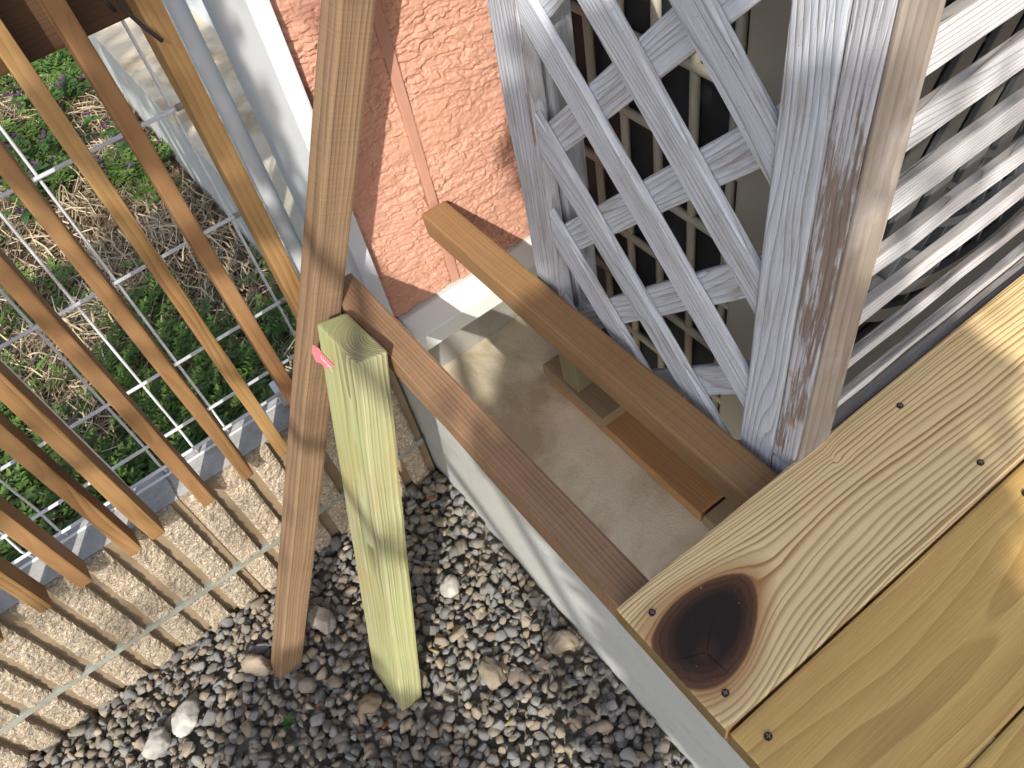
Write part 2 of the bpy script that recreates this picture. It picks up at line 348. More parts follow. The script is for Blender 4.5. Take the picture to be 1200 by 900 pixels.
def mat_block():
    n = NT('split_face_block'); co = n.coord()
    v = n.n('ShaderNodeTexVoronoi'); v.inputs['Scale'].default_value = 420; n.l(co, v.inputs['Vector'])
    g = n.noise(co, 330, 3, .7); big = n.noise(co, 14, 3, .6)
    c = n.mix(n.mapr(g, .32, .68, 0, 1), (.235, .185, .125), (.50, .42, .31))
    cc = n.sep(v.outputs['Color'])
    c = n.mix(n.mapr(cc[0], .78, .84, 0, .6), c, (.68, .62, .53)); c = n.mix(n.mapr(cc[1], .82, .88, 0, .6), c, (.13, .10, .08))
    c = n.mix(n.mapr(big, .35, .7, 0, .3), c, (.30, .22, .14))
    c = n.hsv(c, .5, 1.0, n.math('ADD', .92, n.math('MULTIPLY', n.rand(), .16)))
    n.col(c); n.b.inputs['Roughness'].default_value = .92
    n.bump(n.math('ADD', g, v.outputs['Distance']), .6, .002); return n.m
MAT['block'] = mat_block()
def mat_pink():
    n = NT('salmon_textured_siding'); co = n.coord()
    a = n.noise(co, 7, 4, .6); b = n.noise(co, 120, 4, .65)
    c = n.mix(a, (.52, .275, .193), (.58, .32, .23)); c = n.mix(n.mapr(b, .4, .75, 0, .22), c, (.44, .19, .125))
    x, y, z = n.sep(co)
    wr = n.noise(n.comb(n.math('MULTIPLY', x, 55.0), n.math('MULTIPLY', y, 55.0), n.math('ADD', n.math('MULTIPLY', z, 210.0), n.math('MULTIPLY', x, 20.0))), 1.0, 4, .6, .8)
    n.col(c); n.b.inputs['Roughness'].default_value = .75; n.bump(n.math('ADD', n.math('MULTIPLY', b, .4), wr), .4, .003); return n.m
MAT['pink'] = mat_pink(); MAT['caulk'] = plain('salmon_joint_sealant', (.49, .262, .187), .7, .3, .06, 30)
def mat_whiteface():
    n = NT('white_painted_slab_edge'); co = n.coord(); x, y, z = n.sep(co)
    d = n.noise(co, 8, 4, .6)
    v = n.n('ShaderNodeTexVoronoi', feature='DISTANCE_TO_EDGE'); v.inputs['Scale'].default_value = 9
    n.l(n.vmath('ADD', n.comb(n.math('MULTIPLY', x, 1.0), n.math('ADD', n.math('MULTIPLY', y, .8), n.math('MULTIPLY', z, .6)), n.math('MULTIPLY', z, 2.2)), n.vmath('MULTIPLY', n.noise(co, 9, 4, .6, out=1), (.25, .25, .25))), v.inputs['Vector'])
    c = n.mix(n.mapr(n.noise(co, 14, 4, .6), .4, .75, 0, .3), (.49, .50, .475), (.36, .36, .335))
    c = n.mix(n.mapr(v.outputs['Distance'], .0, .018, .55, 0), c, (.30, .30, .27))
    c = n.mix(n.mapr(d, .6, .75, 0, .3), c, (.40, .38, .33))
    n.col(c); n.b.inputs['Roughness'].default_value = .7; n.bump(n.noise(co, 60, 4, .6), .25, .002); return n.m
MAT['whiteface'] = mat_whiteface()
def mat_attr(name, rough=.85, trans=0.0, bumpy=0.0, noisy=.35):
    n = NT(name); a = n.n('ShaderNodeAttribute'); a.attribute_name = 'tint'; co = n.coord()
    f = n.noise(co, 160, 3, .65)
    c = n.mix(n.mapr(f, .3, .7, 0, noisy), a.outputs['Color'], n.hsv(a.outputs['Color'], .5, .9, .55))
    n.col(c); n.b.inputs['Roughness'].default_value = rough; n.b.inputs['Specular IOR Level'].default_value = .3
    if bumpy: n.bump(f, bumpy, .002)
    if trans:
        t = n.n('ShaderNodeBsdfTranslucent'); n.l(c, t.inputs[0]); mx = n.n('ShaderNodeMixShader'); mx.inputs[0].default_value = trans
        n.l(n.b.outputs[0], mx.inputs[1]); n.l(t.outputs[0], mx.inputs[2]); n.l(mx.outputs[0], n.t.nodes['Material Output'].inputs[0])
    return n.m
MAT['stone'] = mat_attr('gravel_stone', .85, 0, .4); MAT['plant'] = mat_attr('plant_leaf', .6, .3); MAT['straw'] = mat_attr('dry_straw', .8, .15)
def mat_soil():
    n = NT('brown_soil'); co = n.coord(); a = n.noise(co, 14, 5, .65); b = n.noise(co, 90, 4, .7)
    n.col(n.mix(b, n.mix(a, (.07, .05, .032), (.15, .11, .07)), (.22, .165, .10))); n.b.inputs['Roughness'].default_value = .95; n.bump(b, .8, .01); return n.m
MAT['soil'] = mat_soil()
MAT['grit'] = concrete('gravel_grit', (.25, .22, .175), (.18, .155, .12), .7, (.05, .045, .04), 6, .6)
MAT['bark'] = plain('tree_bark', (.12, .09, .07), .9, .2, .3, 40, bump=.8)
MAT['leafy'] = mat_attr('tree_leaf', .6, .25)
def set_tint(me, per_vert_cols):
    a = me.color_attributes.new('tint', 'FLOAT_COLOR', 'POINT'); a.data.foreach_set('color', np.asarray(per_vert_cols, dtype=np.float32).ravel())

def mesh_np(name, V, F, mat, cols=None, smooth=False):
    V = np.asarray(V, dtype=np.float32); F = np.asarray(F, dtype=np.int32); k = F.shape[1]
    me = bpy.data.meshes.new(name); me.vertices.add(len(V)); me.vertices.foreach_set('co', V.ravel())
    me.loops.add(F.size); me.loops.foreach_set('vertex_index', F.ravel()); me.polygons.add(len(F))
    me.polygons.foreach_set('loop_start', np.arange(0, F.size, k, dtype=np.int32)); me.update(calc_edges=True)
    if mat: me.materials.append(mat)
    if smooth: me.polygons.foreach_set('use_smooth', np.ones(len(F), dtype=bool))
    if cols is not None: set_tint(me, cols)
    me.validate(); return me
def npW(A): A = np.asarray(A, dtype=float).copy(); A[..., 2] -= ZG; return A*S

# ================================================================== SETTING
g = link('ground', new_mesh('ground', [(-120, -120, -.05), (120, -120, -.05), (120, 120, -.05), (-120, 120, -.05)], [(0, 1, 2, 3)], MAT['soil'])); tag(g, kind='structure')
XF, ZS = 0.353, -1.56           # slab edge and slab top
gb = link('gravel_bed', new_mesh('gravel_bed', [W((-6, -6, ZG-.036)), W((XF, -6, ZG-.036)), W((XF, 1.36, ZG-.036)), W((-6, 1.36, ZG-.036))], [(0, 1, 2, 3)], MAT['grit'])); tag(gb, kind='structure')
sl_o = abox('porch_slab', (XF+.0, -2.4, -2.08), (3.2, 4.6, ZS), MAT['slab'], bev=.004); tag(sl_o, kind='structure')
sl_o.data.materials.append(MAT['whiteface'])
for p in sl_o.data.polygons:
    if p.normal.x < -.6: p.material_index = 1

# ------------------------------------------------------------------ deck
deck = thing('wooden_deck', (.9, .15, ZG), 'new yellow pine deck corner with a huge dark knot in its end board', 'deck')
TZ = -1.0; TH = .040
d1 = board('deck_board', (.228, .1515, TZ-TH), (1, 0, 0), (0, 1, 0), 1.9, .191, TH, MAT['knot'], deck, .004)
tag(d1, 'pale bold-grained board with one huge dark knot at its end')
d2 = board('deck_board', (.2285, -.0305, TZ-TH-.001), (1, 0, 0), (0, 1, 0), 1.9, .1785, TH, MAT['honey'], deck, .004); tag(d2, 'honey brown board with faint grain')
d3 = board('deck_board', (.229, -.2115, TZ-TH), (1, 0, 0), (0, 1, 0), 1.9, .1790, TH, MAT['honey'], deck, .004)
d4 = board('deck_board', (.229, -.396, TZ-TH), (1, 0, 0), (0, 1, 0), 1.9, .1790, TH, MAT['honey'], deck, .004)
endmat = wood('deck_end_grain_shaded', (.24, .165, .065), (.12, .07, .025), freq=190, pith=(.05, -.03), wob=.01, lines=.6, mottle=.4)  # end grain, its colour darkened further to hold the shade on the board ends
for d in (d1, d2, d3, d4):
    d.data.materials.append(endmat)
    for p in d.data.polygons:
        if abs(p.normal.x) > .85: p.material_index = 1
JT = TZ-TH-.002
def joist(x0, x1, y0, y1, zt, h, mat):
    # local X along +Y, local Y along -X (so local Z is up)
    return board('joist', (x1, y0, zt-h), (0, 1, 0), (-1, 0, 0), y1-y0, x1-x0, h, mat, deck, .005, cuts=7, jit=.0007)
j1 = joist(.2425, .2985, -.4, 1.185, JT, .062, MAT['joist']); tag(j1, 'reddish joist running out past the deck along the slab edge')
j2 = joist(.4855, .5445, -.4, 1.224, JT, .058, MAT['joist2']); tag(j2, 'golden brown joist running out past the deck beside the lattice')
def screw(p, parent):
    bm = bmesh.new(); r = .0052*S
    bmesh.ops.create_cone(bm, cap_ends=True, segments=14, radius1=r, radius2=r*.86, depth=.0022)
    a = random.random()*3
    for k in (0, 1):   # the two slots of the cross recess
        for v in bmesh.ops.create_cube(bm, size=1)['verts']:
            q = Vector((v.co.x*r*1.2, v.co.y*r*.26, v.co.z*.0006+.0011+k*.0001))
            c, s = math.cos(a+k*math.pi/2), math.sin(a+k*math.pi/2); v.co = Vector((q.x*c-q.y*s, q.x*s+q.y*c, q.z))
    bm.faces.ensure_lookup_table()
    for i, f in enumerate(bm.faces): f.material_index = 1 if i >= 16 else 0
    me = bpy.data.meshes.new('screw'); bm.to_mesh(me); bm.free(); me.materials.append(MAT['screw']); me.materials.append(MAT['black'])
    return link('screw', me, Matrix.Translation(W(p)), parent)
for (x, y, par) in ((.260, .308, d1), (.258, .182, d1), (.727, .307, d1), (.725, .182, d1), (1.2, .307, d1), (1.2, .182, d1), (.260, .119, d2), (.26, .0, d2), (.726, .119, d2), (.726, 0, d2), (.26, -.06, d3), (.726, -.06, d3)):
    screw((x, y, TZ+.0002), par)

# packers and the stub post on the slab
pk2 = tag(abox('orange_board', (.612, .56, ZS+.002), (.76, 1.06, ZS+.036), MAT['orangeboard'], bev=.003, axis=1), 'flat orange brown board lying on the slab under the golden joist', 'board')
pk1 = tag(abox('packing_board', (.605, .853, ZS+.038), (.73, 1.07, ZS+.072), MAT['packer'], bev=.003, axis=1), 'short grey brown packing board laid across the orange board', 'board')
pk3 = tag(abox('grey_board', (.613, .30, ZS+.002), (.76, .553, ZS+.037), MAT['packer'], bev=.003, axis=1), 'grey weathered board lying at the end of the orange board', 'board')
stub = tag(abox('stub_post', (.611, .945, ZS+.074), (.663, 1.0, -1.09), MAT['oldgreen'], bev=.004, axis=2, cuts=3, jit=.001), 'short mossy green stub post standing on the grey packing board', 'post')

# ------------------------------------------------------------------ house
house = thing('house', (.9, 1.3, ZS), 'house wall of salmon rough textured siding with white corner trim', 'house')
def siding(x0, x1, z0, z1, step, yf, seed, edge_left=False):
    nx = max(2, int((x1-x0)/step[0])); nz = max(2, int((z1-z0)/step[1]))
    X, Z = np.meshgrid(np.linspace(x0, x1, nx+1), np.linspace(z0, z1, nz+1))
    Zr = Z+X*.13+(vnoise(X*5, Z*5, 1)-.5)*.05
    jx = (vnoise(X*95, Z*120, 2)-.5)*.55+(vnoise(X*210, Z*240, 3)-.5)*.30
    h = (vnoise(X*9, Z*11, 9)-.5)*.006+(vnoise(X*130, Z*150, 10)-.5)*.0014+(vnoise(X*60, Zr*150, 14)-.5)*.0014
    for fx, fz, dep, wd, sd in ((26, 98, .0033, .06, 21), (39, 140, .0024, .07, 25), (16, 58, .0035, .036, 29), (58, 190, .0012, .10, 33)):
        q = vnoise(X*fx, Zr*fz+jx, sd)+jx*.07-.5; gate = np.clip(vnoise(X*fx*.45, Z*fx*.8, sd+1)*2.4-.45, 0, 1)
        h += -np.exp(-(q/wd)**2)*dep*gate+np.tanh(q/.05)*dep*.42*gate
    if edge_left: h -= np.clip((x0+.012-X)/.012, 0, 1)*.012*(.5+vnoise(Z*60, X*0, 4))
    Y = yf-h
    V = np.stack([X, Y, Z], -1).reshape(-1, 3); i = np.arange((nx+1)*(nz+1)).reshape(nz+1, nx+1)
    F = np.stack([i[:-1, :-1], i[:-1, 1:], i[1:, 1:], i[1:, :-1]], -1).reshape(-1, 4)
    # close the edges back to the wall plane
    ring = np.concatenate([i[0, :], i[1:, -1], i[-1, -2::-1], i[-2:0:-1, 0]]); b = V[ring].copy(); b[:, 1] = yf+.03
    base = len(V); V = np.concatenate([V, b]); m = len(ring); k = np.arange(m); kn = (k+1) % m
    F = np.concatenate([F, np.stack([ring[k], base+k, base+kn, ring[kn]], -1)])
    c = npW([(x0, yf, z0)])[0]; V = npW(V)-c
    return link('siding_panel', mesh_np('siding_panel', V, F[:, ::-1] if False else F, MAT['pink']), Matrix.Translation(Vector(c)), house)
YW = 1.247
siding(.360, .5155, -1.277, -.25, ((.0017), .0016), YW, 1, True)
siding(.537, 1.0, -1.281, -.25, (.0018, .0016), YW, 2)
siding(.360, .5155, -.249, .9, (.02, .02), YW, 3); siding(.537, 1.0, -.249, .9, (.02, .02), YW, 4); siding(1.001, 2.6, -1.281, .9, (.02, .02), YW, 5)
abox('joint_strip', (.5157, YW-.006, -1.274), (.5368, YW+.02, .9), MAT['caulk'], house, .002, axis=2, cuts=14, jit=.0007)
abox('wall_core', (.3605, YW+.0305, -1.30), (2.6, 1.495, .9), MAT['found'], house, 0)
abox('foundation', (.375, YW+.045, ZS+.001), (2.6, 1.49, -1.301), MAT['found'], house, 0)
abox('corner_trim', (.3235, 1.2225, -1.40), (.3575, 1.50, .9), MAT['white'], house, .004, axis=2)
abox('side_wall', (.745, 1.5, ZS+.001), (.86, 4.6, .9), MAT['white'], house, 0)
def prism(name, prof, x0, x1, mat, parent):
    V = [W((x, y, z)) for x in (x0, x1) for y, z in prof]; n = len(prof); c = V[0].copy()
    F = [(i, (i+1) % n, n+(i+1) % n, n+i) for i in range(n)]+[tuple(range(n-1, -1, -1)), tuple(range(n, 2*n))]
    me = new_mesh(name, [v-c for v in V], F, mat)
    bm = bmesh.new(); bm.from_mesh(me); bmesh.ops.recalc_face_normals(bm, faces=bm.faces)
    bmesh.ops.bevel(bm, geom=[e for e in bm.edges if e.calc_face_angle(0) > .4], offset=.0012, segments=1, affect='EDGES'); bm.to_mesh(me); bm.free()
    return link(name, me, Matrix.Translation(c), parent)
prism('drip_flashing', [(1.275, -1.284), (1.236, -1.284), (1.186, -1.309), (1.186, -1.357), (1.200, -1.360), (1.202, -1.322), (1.275, -1.300)], .372, 2.6, MAT['flash'], house)
abox('flashing_end', (.3585, 1.19, -1.40), (.371, 1.26, -1.285), MAT['white'], house, .002)

# ------------------------------------------------------------------ air conditioner and its white wooden cover
ac = thing('air_conditioner', (1.2, .8, ZS), 'beige and grey air conditioner outdoor unit behind the white lattice cover', 'air conditioner')
AX, AY0, AY1, AZ0, AZ1 = .70, .50, 1.05, -1.50, -.22
abox('casing', (AX+.02, AY0+.03, AZ0), (2.0, AY1, AZ1), MAT['dark'], ac, .01)
abox('side_panel', (AX, AY0, AZ0), (AX+.06, .611, AZ1), MAT['beige'], ac, .008, axis=2)
abox('back_corner', (AX, 1.0, AZ0), (AX+.05, AY1+.004, AZ1), MAT['beige'], ac, .006, axis=2)
for z in (AZ0+.02, AZ1-.10): abox('grille_frame', (AX, .612, z-.02), (AX+.03, .999, z+.04), MAT['beige'], ac, .006, axis=1)
for y in (.628, .702, .776, .850, .924):
    tube('grille_bar', [(AX+.010, y, AZ0+.03), (AX+.010, y, AZ1-.11)], .0075, MAT['beige'], ac, 8)
for k in range(9):
    z = -.36-.13*k
    tube('grille_bar', [(AX+.007, .606, z), (AX+.007, 1.004, z)], .0075, MAT['beige'], ac, 8)
abox('name_plate', (AX-.010, .71, -.46), (AX-.001, .88, -.36), MAT['beige'], ac, .004)
abox('front_frame', (AX+.061, AY0+.012, AZ0), (2.0, AY0+.028, -1.22), MAT['grey'], ac, .003)
abox('front_frame', (1.72, AY0+.012, -1.219), (2.0, AY0+.028, AZ1), MAT['grey'], ac, .003)
FC = (1.24, -.72)
def ring_band(r, w, d, y, n=72):
    V = []; F = []
    for k in range(n):
        a = 2*math.pi*k/n
        for rr, yy in ((r, y), (r+w, y), (r+w, y+d), (r, y+d)): V.append(W((FC[0]+rr*math.cos(a), yy, FC[1]+rr*math.sin(a))))
    for k in range(n):
        q = (k+1) % n
        for j in range(4): F.append((k*4+j, k*4+(j+1) % 4, q*4+(j+1) % 4, q*4+j))
    return link('guard_ring', new_mesh('guard_ring', V, F, MAT['grey']), None, ac)
for r in (.075, .135, .195, .255, .315, .375, .435, .487): ring_band(r, .016 if r < .4 else .026, .014, AY0-.012)
V = []; F = []
for k in range(44):
    a = 2*math.pi*k/44
    c, s = math.cos(a), math.sin(a); t = .0028
    for rr in (.07, .50):
        for q, yy in ((-t, AY0-.004), (t, AY0-.004), (t, AY0+.020), (-t, AY0+.020)): V.append(W((FC[0]+rr*c-q*s, yy, FC[1]+rr*s+q*c)))
    b = k*8
    for j in range(4): F.append((b+j, b+(j+1) % 4, b+4+(j+1) % 4, b+4+j))
    F += [(b+3, b+2, b+1, b), (b+4, b+5, b+6, b+7)]
link('guard_ribs', new_mesh('guard_ribs', V, F, MAT['grey']), None, ac)
# wind deflector: steep parallel grey strips over the left part of the guard
for k in range(8):
    x = .69+.085*k
    board('deflector_strip', (x, AY0-.03, -.93+.012*k), (.46, 0, .89), (1, 0, 0), .62-.05*k, .040, .010, MAT['grey'], ac, .002)
tube('pipe', [(.672, .985, ZS), (.672, .985, -.3)], .011, plain('pinkish_pipe_wrap', (.55, .36, .28), .6, .3, .08, 12), ac, 10)

cover = thing('air_conditioner_cover', (.9, .4, ZS), 'worn white painted wooden cover, lattice on its side and louvers in front', 'cover')
XO = .555
def vstile(name, x0, x1, y0, y1, z0, z1, mat, **k): return abox(name, (x0, y0, z0), (x1, y1, z1), mat, cover, .003, axis=2, **k)
tag(vstile('stile', XO, XO+.034, .3812, .439, -1.20, .25, MAT['stile'], cuts=8, jit=.0006), 'lattice stile at the corner')
tag(vstile('stile', XO+.0005, XO+.058, .3415, .3798, -1.025, .25, MAT['stilebrown'], cuts=8, jit=.0006), 'corner post with bare brown patches')
tag(vstile('post_face', XO+.0012, XO+.0615, .3362, .3412, -1.012, .25, wood('bare_tan_stile', (.38, .325, .27), (.15, .11, .08), freq=300, wob=.003, lines=.8, fibre=.45, mottle=.3, stain=(.50, .47, .45), stain_amt=.5), cuts=8, jit=.0004), 'tan bare faced front of the corner post')
abox('corner_foot', (XO+.001, .3421, -1.2), (XO+.056, .3795, -1.030), MAT['stile'], cover, .003, axis=2)
tag(vstile('stile', XO, XO+.030, .871, .939, -1.20, .25, MAT['stile'], cuts=8, jit=.0009), 'peeling lattice stile nearest the house wall')
abox('bare_edge', (XO-.0009, .8712, -1.198), (XO+.002, .8768, .249), MAT['stilebrown'], cover, .0006, axis=2, cuts=20, jit=.0005)
vstile('back_post', XO+.036, XO+.085, .865, .915, -1.22, .25, MAT['lat'])
# lattice slats at 45 degrees: the front layer falls towards the deck, the back layer rises
YL0, YL1 = .4395, .8705
def lattice(kk, rising, x0, th, w):
    # rising=False: z = y+kk (front layer) ; rising=True: z = kk-y (back layer)
    ya, yb = YL0, YL1
    f = (lambda y: kk-y) if rising else (lambda y: y+kk)
    d = Vector((0, yb-ya, f(yb)-f(ya))).normalized()
    o = W((x0, ya, f(ya))); ex = d; ez = Vector((-1, 0, 0)); ey = ez.cross(ex)
    m = Matrix((ex, ey, ez)).transposed().to_4x4(); m.translation = o; mi = m.inverted()
    h = w/2/abs(d.y)
    V = [mi @ W((x, y, f(y)+q*h)) for x in (x0, x0+th) for y in (ya, yb) for q in (-1, 1)]
    F = [(0, 1, 3, 2), (4, 6, 7, 5), (0, 2, 6, 4), (1, 5, 7, 3), (0, 4, 5, 1), (2, 3, 7, 6)]
    bm = bmesh.new(); vs = [bm.verts.new(v) for v in V]; [bm.faces.new([vs[i] for i in ff]) for ff in F]
    bmesh.ops.recalc_face_normals(bm, faces=bm.faces)
    bmesh.ops.bevel(bm, geom=list(bm.edges), offset=.0013, segments=1, affect='EDGES')
    bmesh.ops.bisect_plane(bm, geom=list(bm.verts)+list(bm.edges)+list(bm.faces), plane_co=mi @ W((x0, .6, -1.19)), plane_no=mi.to_3x3() @ Vector((0, 0, -1)), clear_outer=True)
    bmesh.ops.holes_fill(bm, edges=[e for e in bm.edges if len(e.link_faces) == 1])
    if not bm.faces: bm.free(); return
    me = bpy.data.meshes.new('lattice_slat'); bm.to_mesh(me); bm.free(); me.materials.append(MAT['lat'])
    link('lattice_slat', me, m, cover)
for kk in (-1.975, -1.775, -1.593, -1.388, -1.190, -.991, -.793, -.595, -.40, -.2): lattice(kk, False, XO+.004, .0125, .0510)
for cc in (-.88, -.683, -.485, -.282, -.080, .118, .322, .52, .72, .92): lattice(cc, True, XO+.0168, .0125, .0495)
# louvers
YF = .345
LZ = [(-.447+.086, ), ]
for zt, zb in ((-.330, -.378), (-.406, -.452), (-.494, -.533), (-.582, -.618), (-.676, -.702), (-.757, -.783), (-.853, -.869), (-.942, -.954)):
    x0, x1 = XO+.0618, 2.0
    # a leaning board: grey top edge, white face tipped a little upwards
    zb -= .005; o = W((x0, YF+.002, zb)); ex = Vector((1, 0, 0)); lean = .0
    hgt = .050
    ez = Vector((0, .030, zt-zb+.0)).normalized() if False else Vector((0, lean, zt-zb)).normalized(); ey = ez.cross(ex)
    bm = bbox_bm((x1-x0)*S, .0130*S, (zt-zb)*S, .0014*S, 1, 16, .0006*S, 0)
    me = bpy.data.meshes.new('louver_slat'); bm.to_mesh(me); bm.free(); me.materials.append(MAT['louv']); me.materials.append(MAT['louvtop'])
    for p in me.polygons:
        if p.normal.z > .6: p.material_index = 1
    m = Matrix((ex, ey, ez)).transposed().to_4x4(); m.translation = o
    link('louver_slat', me, m, cover)
abox('bottom_rail', (XO+.0618, .347, -1.045), (2.0, .366, -1.014), MAT['louvtop'], cover, .002, cuts=8, jit=.0005)
abox('top_rail', (XO, .3415, .2505), (2.0, .375, .31), MAT['louv'], cover, .002)
abox('top_board', (XO-.04, .325, .311), (2.05, 1.235, .335), MAT['lat'], cover, .002)
vstile('stile', 1.94, 2.0, .376, .42, -1.5, .25, MAT['stile'])

# ------------------------------------------------------------------ loose timbers standing on the gravel
def rodr(w):
    w = Vector(w); t = w.length; return Matrix.Rotation(t, 3, w/t)
def leaning(name, x, k, length, mat, bev, label, lift=0.0):
    o = Vector(x[:3])*k; R = rodr(x[3:6]); w, d = x[6]*k, x[7]*k
    ax, ay, az = R.col[0], R.col[1], R.col[2]
    return tag(board(name, o+az*lift, az, ax, length, w, d, mat, None, bev, 2, 10, .0004, .0008), label, 'timber')
gp = leaning('timber_post', (-.0706, .534, -1.3, -.0901, .276, .0211, .0379, .094), 1.55, 1.0706, MAT['green'], .0045, 'fresh greenish two by four with a pink tag, leaning with its foot in the gravel')
tp = leaning('timber_prop', (-.3235, 1.1005, -2.02, -.0119, .4706, .0191, .062, .0561), 1.0, 2.12, MAT['prop'], .005, 'tall brown square timber leaning against the house corner')
# the tag stapled to the green post: a bent strip with white print
def on_post(a, b):   # a along the post from its foot, b across the wide left face from the front edge ; units
    R = rodr((-.0901, .276, .0211)); o = Vector((-.0706, .534, -1.3))*1.55
    return o+R.col[2]*a+R.col[1]*b-R.col[0]*.0012, R
outl = [Vector(q) for q in ((1.0135, .090), (1.0125, .138), (1.018, .1465), (1.0135, .168), (.992, .176), (.977, .163), (.984, .148), (.9865, .119))]
ta = Vector((1.000, .115)); lift = [0, .0004, .001, .002, .003, .002, .001, .0004]
c0 = W(on_post(ta.x, ta.y)[0]); V = []
for th in (0, .0012):
    for q, lf in zip(outl, lift):
        p, R = on_post(q.x, q.y); V.append(W(p-R.col[0]*(lf+th+.0004))-c0)
n7 = len(outl); F = [tuple(range(n7)), tuple(range(2*n7-1, n7-1, -1))]+[(i, n7+i, n7+(i+1) % n7, (i+1) % n7) for i in range(n7)]
me = new_mesh('timber_tag', V, F, MAT['pinktag']); bm = bmesh.new(); bm.from_mesh(me); bmesh.ops.recalc_face_normals(bm, faces=bm.faces); bm.to_mesh(me); bm.free()
ptag = tag(link('timber_tag', me, Matrix.Translation(c0)), 'small pink plastic tag stapled near the top of the greenish timber', 'tag')
fc = bpy.data.curves.new('tag_lettering', 'FONT'); fc.body = 'TANAC'; fc.size = .0135*S; fc.align_x = 'CENTER'; fc.align_y = 'CENTER'
fo = bpy.data.objects.new('tmp', fc); COL.objects.link(fo); dg = bpy.context.evaluated_depsgraph_get()
tm = bpy.data.meshes.new_from_object(fo.evaluated_get(dg)); bpy.data.objects.remove(fo); tm.name = 'tag_lettering'; tm.materials.clear(); tm.materials.append(MAT['tagprint'])
pc, R = on_post(ta.x, .120)
tex = -R.col[1]; tey = R.col[2]; tez = -R.col[0]; mm = Matrix((tex, tey, tez)).transposed().to_4x4(); mm.translation = W(pc-R.col[0]*.0024)
link('tag_lettering', tm, mm, ptag)

# ------------------------------------------------------------------ block wall
bw = thing('block_wall', (-.3, 1.41, ZG), 'low wall of ribbed sandy split face blocks along the gravel', 'wall')
YB, YB2 = 1.350, 1.482; PITCH = .0835; RIBW = .0550; ZJ = -1.865; ZT = -1.522; JH = .021
def rib_block(x0, nr, z0, z1, seed, part_w=None):
    """a hollow-looking block: back body plus nr ribs with rough split faces"""
    Vs = []; Fs = []; mats = []; base = 0
    def add(V, F, mi):
        nonlocal base
        Vs.append(np.asarray(V, float)); Fs.extend([tuple(q+base for q in f) for f in F]); mats.extend([mi]*len(F)); base += len(V)
    x1 = x0+nr*PITCH-.006 if part_w is None else x0+part_w
    b = [(x, y, z) for x in (x0, x1) for y in (YB+.023, YB2) for z in (z0, z1)]
    add(b, [(0, 1, 3, 2), (4, 6, 7, 5), (2, 3, 7, 6), (0, 2, 6, 4)], 0); add(b, [(0, 4, 5, 1)], 2); add(b, [(1, 5, 7, 3)], 1)
    for r in range(nr):
        xa = x0+r*PITCH+.002; xb = min(xa+RIBW, x1-.001)
        if xb-xa < .01: continue
        nx = max(3, int((xb-xa)/.0058)); nz = int((z1-z0)/.0058)
        X, Z = np.meshgrid(np.linspace(xa, xb, nx+1), np.linspace(z0+.001, z1-.001, nz+1))
        h = (vnoise(X*55+seed, Z*55, seed)-.5)*.005+(vnoise(X*140, Z*140+seed, 3)-.5)*.0045+(vnoise(X*14, Z*9, seed+5)-.5)*.005
        h = h+rng.uniform(-.0025, .0025)+np.clip(vnoise(X*16+r*3.1, Z*20+seed, 17)-.72, 0, 1)*.02
        # ragged arrises
        e = np.minimum(np.minimum(X-xa, xb-X), np.minimum(Z-z0, z1-Z)); h = h+np.clip((.008-e)/.008, 0, 1)*.004*vnoise(X*90, Z*90, seed+1)*2
        Y = YB+.004+h
        V = np.stack([X, Y, Z], -1).reshape(-1, 3); i = np.arange(V.shape[0]).reshape(nz+1, nx+1)
        F = np.stack([i[:-1, :-1], i[:-1, 1:], i[1:, 1:], i[1:, :-1]], -1).reshape(-1, 4)
        rg = np.concatenate([i[0, :], i[1:, -1], i[-1, -2::-1], i[-2:0:-1, 0]]); bk = V[rg].copy(); bk[:, 1] = YB+.0232
        m = len(rg); k = np.arange(m); kn = (k+1) % m
        F2 = np.stack([rg[k], len(V)+k, len(V)+kn, rg[kn]], -1)
        add(np.concatenate([V, bk]), [tuple(f) for f in F]+[tuple(f) for f in F2], 0)
    V = npW(np.concatenate(Vs)); c = V[0].copy()
    me = bpy.data.meshes.new('block'); me.from_pydata([tuple(v) for v in V-c], [], Fs); me.materials.append(MAT['block']); me.materials.append(MAT['blocktop']); me.materials.append(MAT['groove'])
    me.polygons.foreach_set('material_index', mats); me.update()
    return link('block', me, Matrix.Translation(Vector(c)), bw)
X0 = -.237
for j, (z0, z1) in enumerate(((ZJ+JH/2, ZT), (-2.16, ZJ-JH/2))):
    rib_block(X0, 7, z0, z1, 3+j, .345-X0)
    for i in range(1, 4): rib_block(X0-i*8*PITCH, 8, z0, z1, 10+j*5+i)
mo = abox('mortar', (X0-24*PITCH, YB+.010, ZJ-JH/2+.0005), (.343, YB2-.004, ZJ+JH/2-.0005), MAT['mortar'], bw, .001)
for i in range(0, 3): abox('mortar', (X0-i*8*PITCH-.0055, YB+.026, -2.1), (X0-i*8*PITCH-.0005, YB2-.006, ZT-.003), MAT['block'], bw, 0)

